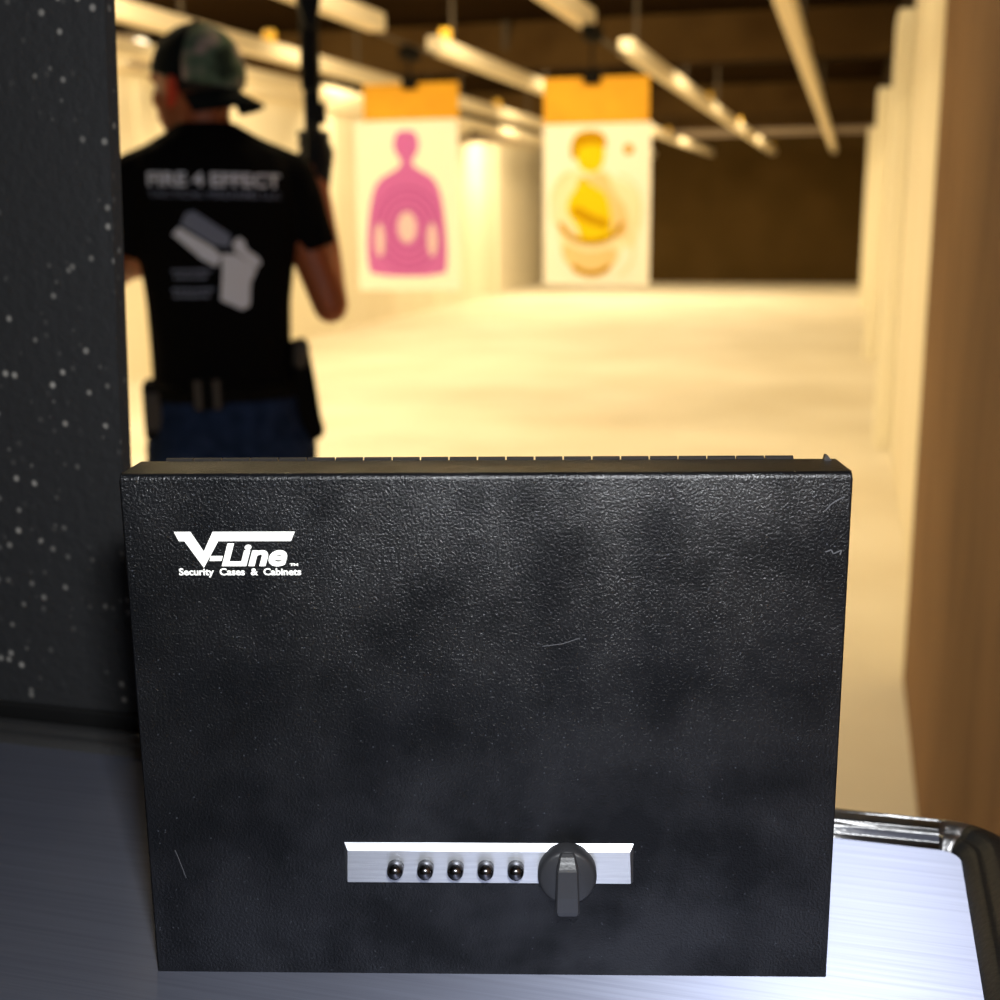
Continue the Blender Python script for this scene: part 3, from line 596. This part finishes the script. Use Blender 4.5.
fl_poly([px(*p_) for p_ in [(222, 252), (236, 252), (252, 262), (257, 268), (250, 280), (248, 302), (240, 306), (218, 296), (221, 272)]])
fl_poly([px(*p_) for p_ in [(233, 243), (240, 236), (246, 240), (248, 248), (260, 256), (262, 262), (257, 266), (236, 250)]])
drape(bm, 'pistol_print', m_print, 'pale grey pistol graphic on the back')
bm = bmesh.new()
fl_poly([px(*p_) for p_ in [(182, 224), (188, 213), (196, 211), (232, 234), (230, 246), (214, 243)]])
drape(bm, 'slide_print', m_printd, 'dim grey upper part of the pistol graphic')
bm = bmesh.new()
for (x0_, x1_, y_) in [(170, 211, 266), (172, 206, 272), (169, 212, 284), (170, 208, 290)]:
    x = x0_
    while x < x1_:
        wd = random.uniform(2.5, 6); fl_poly([px(x, y_), px(min(x+wd, x1_), y_), px(min(x+wd, x1_), y_+3.2), px(x, y_+3.2)]); x += wd+1.2
drape(bm, 'caption_print', m_printd, 'dim illegible caption beside the pistol graphic')

# jeans
bm = bmesh.new()
loft(bm, [ering((-0.03, 0), hw, hd, z) for z, hw, hd in [(0.76, 0.165, 0.105), (0.83, 0.172, 0.120), (0.90, 0.160, 0.118), (0.975, 0.145, 0.106)]])
for s in (-1, 1):
    hx = -0.025 + s*0.092; kx = -0.030+s*0.118; ax = -0.033+s*0.135
    capsule(bm, (hx, 0, 0.83), (kx, 0.01, 0.49), 0.094, 0.064); capsule(bm, (kx, 0.01, 0.49), (kx+s*0.006, -0.008, 0.36), 0.064, 0.062); capsule(bm, (kx+s*0.006, -0.008, 0.36), (ax, -0.008, 0.12), 0.062, 0.054)
jeans = fused('jeans', bm, m_jean, pe, 0.008, 5)
for s in (-1, 1):
    bm = bmesh.new(); cx = -0.03+s*0.075
    fl_poly([(cx-0.05, 0.89), (cx+0.05, 0.89), (cx+0.05, 0.79), (cx, 0.765), (cx-0.05, 0.79)])
    bmesh.ops.triangulate(bm, faces=bm.faces[:])
    for _ in range(2): bmesh.ops.subdivide_edges(bm, edges=bm.edges[:], cuts=1)
    jb = BVHTree.FromPolygons([v.co.copy() for v in jeans.data.vertices], [tuple(p.vertices) for p in jeans.data.polygons])
    for v in bm.verts:
        h = jb.ray_cast(Vector((v.co.x, -1, v.co.z)), Vector((0, 1, 0)))
        if h[0] is not None: v.co.y = h[0].y-0.003
    obj('back_pocket', bm, m_jean, jeans)
# belt
bm = bmesh.new(); N_ = 48; rings = []
for z, dw in [(0.946, 0.0), (0.946, 0.006), (0.984, 0.006), (0.984, 0.0)]: rings.append(ering((-0.03, 0), 0.152+dw, 0.112+dw, z, N_))
rr_ = [[bm.verts.new(p_) for p_ in r_] for r_ in rings]
for a, b in zip(rr_, rr_[1:]+rr_[:1]):
    for i in range(N_): bm.faces.new((a[i], a[(i+1) % N_], b[(i+1) % N_], b[i]))
obj('belt', bm, m_leather, pe, True)
# gear on the belt
bm = bmesh.new(); poly(bm, [(0.112, 1.06), (0.146, 1.066), (0.153, 1.02), (0.160, 0.97), (0.168, 0.90), (0.176, 0.87), (0.170, 0.85), (0.130, 0.84), (0.120, 0.90)], -0.05, 0.03); bevel(bm, 0.007, 2); hs = obj('holster', bm, m_leather, pe)
bm = bmesh.new(); capsule(bm, (0.128, -0.045, 1.02), (0.132, -0.065, 1.05), 0.016, 0.018, 12, 4); obj('pistol_grip', bm, m_patch, hs, True)
p1 = box('belt_pouch', (-0.205, -0.160, -0.06, 0.04, 0.865, 0.985), m_pouch, pe, 0.008); box('worn_flap', (-0.200, -0.168, -0.064, -0.058, 0.885, 0.965), m_patch, p1, 0.002)
p2 = box('magazine_pouch', (-0.100, -0.036, -0.140, -0.108, 0.935, 1.00), m_leather, pe, 0.006)
for x in (-0.094, -0.056): box('pouch_strap', (x, x+0.014, -0.144, -0.139, 0.938, 0.998), m_patch, p2, 0.001)
# boots
for s in (-1, 1):
    ax = -0.033+s*0.135; bm = bmesh.new()
    loft(bm, [ering((ax, 0.0), 0.052, 0.058, z, 20) for z in (0.02, 0.10, 0.17)]); capsule(bm, (ax, -0.02, 0.05), (ax+s*0.02, 0.15, 0.042), 0.046, 0.038)
    bx(bm, ax-0.045, ax+0.045, -0.06, 0.19, 0.0, 0.03); fused('boot', bm, m_boot, pe, 0.008, 2)
# gloved right hand around the rifle grip : palm, four curled fingers, thumb at the side
GX, GY = 0.186, 0.150
bm = bmesh.new()
wr = Vector((0.190, 0.120, 1.395)); pc = Vector((0.207, 0.138, 1.462))
capsule(bm, wr, pc, 0.031, 0.026); ellip(bm, pc+Vector((0.002, 0, 0.004)), (0.018, 0.036, 0.046))
for i, ln in enumerate((0.038, 0.042, 0.039, 0.031)):
    z = 1.502-0.0215*i; r0 = Vector((0.216, 0.165, z)); k1 = r0+Vector((-0.008, ln*0.75, 0.003)); k2 = k1+Vector((-0.030, 0.006, 0)); k3 = k2+Vector((-0.016, -0.024, 0))
    capsule(bm, pc+Vector((0.006, 0.01, (z-pc.z)*0.8)), r0, 0.012, 0.0115, 10, 3); capsule(bm, r0, k1, 0.0115, 0.0105, 10, 3); capsule(bm, k1, k2, 0.0105, 0.0100, 10, 3); capsule(bm, k2, k3, 0.0100, 0.009, 10, 3)
capsule(bm, Vector((0.205, 0.112, 1.452)), Vector((0.200, 0.098, 1.496)), 0.013, 0.012, 10, 3); capsule(bm, Vector((0.200, 0.098, 1.496)), Vector((0.176, 0.100, 1.520)), 0.012, 0.010, 10, 3)
fused('glove', bm, m_glove, pe, 0.004, 2)

# rifle, held muzzle up
rf = thing('rifle', 'black rifle held muzzle up beside the person\'s right shoulder', 'rifle', (0, 0, 0))
rf.matrix_world = Matrix.Translation((-1.27, 2.5, 0)) @ Matrix.Rotation(PR, 4, 'Z') @ Matrix.Translation((0.186, 0.150, 1.36)) @ Matrix.Rotation(math.radians(0.5), 4, 'Y')
def rb(name, dims, bev=0.003, m=m_gun): return box(name, dims, m, rf, bev)
rb('receiver', (-0.016, 0.016, -0.040, 0.028, 0.02, 0.235), 0.005)
rb('magazine', (-0.012, 0.012, 0.028, 0.10, 0.13, 0.185), 0.004)
rb('pistol_grip', (-0.013, 0.013, 0.02, 0.075, 0.09, 0.122), 0.008)
rb('stock', (-0.015, 0.015, -0.035, 0.050, -0.20, -0.045), 0.006)
bm = bmesh.new(); lathe(bm, [(0.014, -0.06), (0.014, 0.03)], 16); obj('buffer_tube', bm, m_gun, rf, True)
bm = bmesh.new(); lathe(bm, [(0.017, 0.235), (0.0215, 0.24), (0.0215, 0.40), (0.025, 0.405), (0.025, 0.415), (0.012, 0.42)], 20); obj('handguard', bm, m_gun, rf, True)
bm = bmesh.new()
pts3 = [(-0.012, 0.372), (0.0, 0.36), (0.012, 0.372), (0.026, 0.425), (0.026, 0.445), (0.012, 0.475), (-0.012, 0.475), (-0.026, 0.445), (-0.026, 0.425)]
poly(bm, pts3, -0.045, 0.02); bevel(bm, 0.003, 2); obj('front_sight', bm, m_gun, rf)
bm = bmesh.new(); lathe(bm, [(0.009, 0.41), (0.009, 0.60), (0.012, 0.602), (0.012, 0.645), (0.006, 0.648)], 16); obj('barrel', bm, m_gun, rf, True)
rb('side_mount', (0.016, 0.030, -0.03, 0.01, 0.165, 0.21), 0.003)
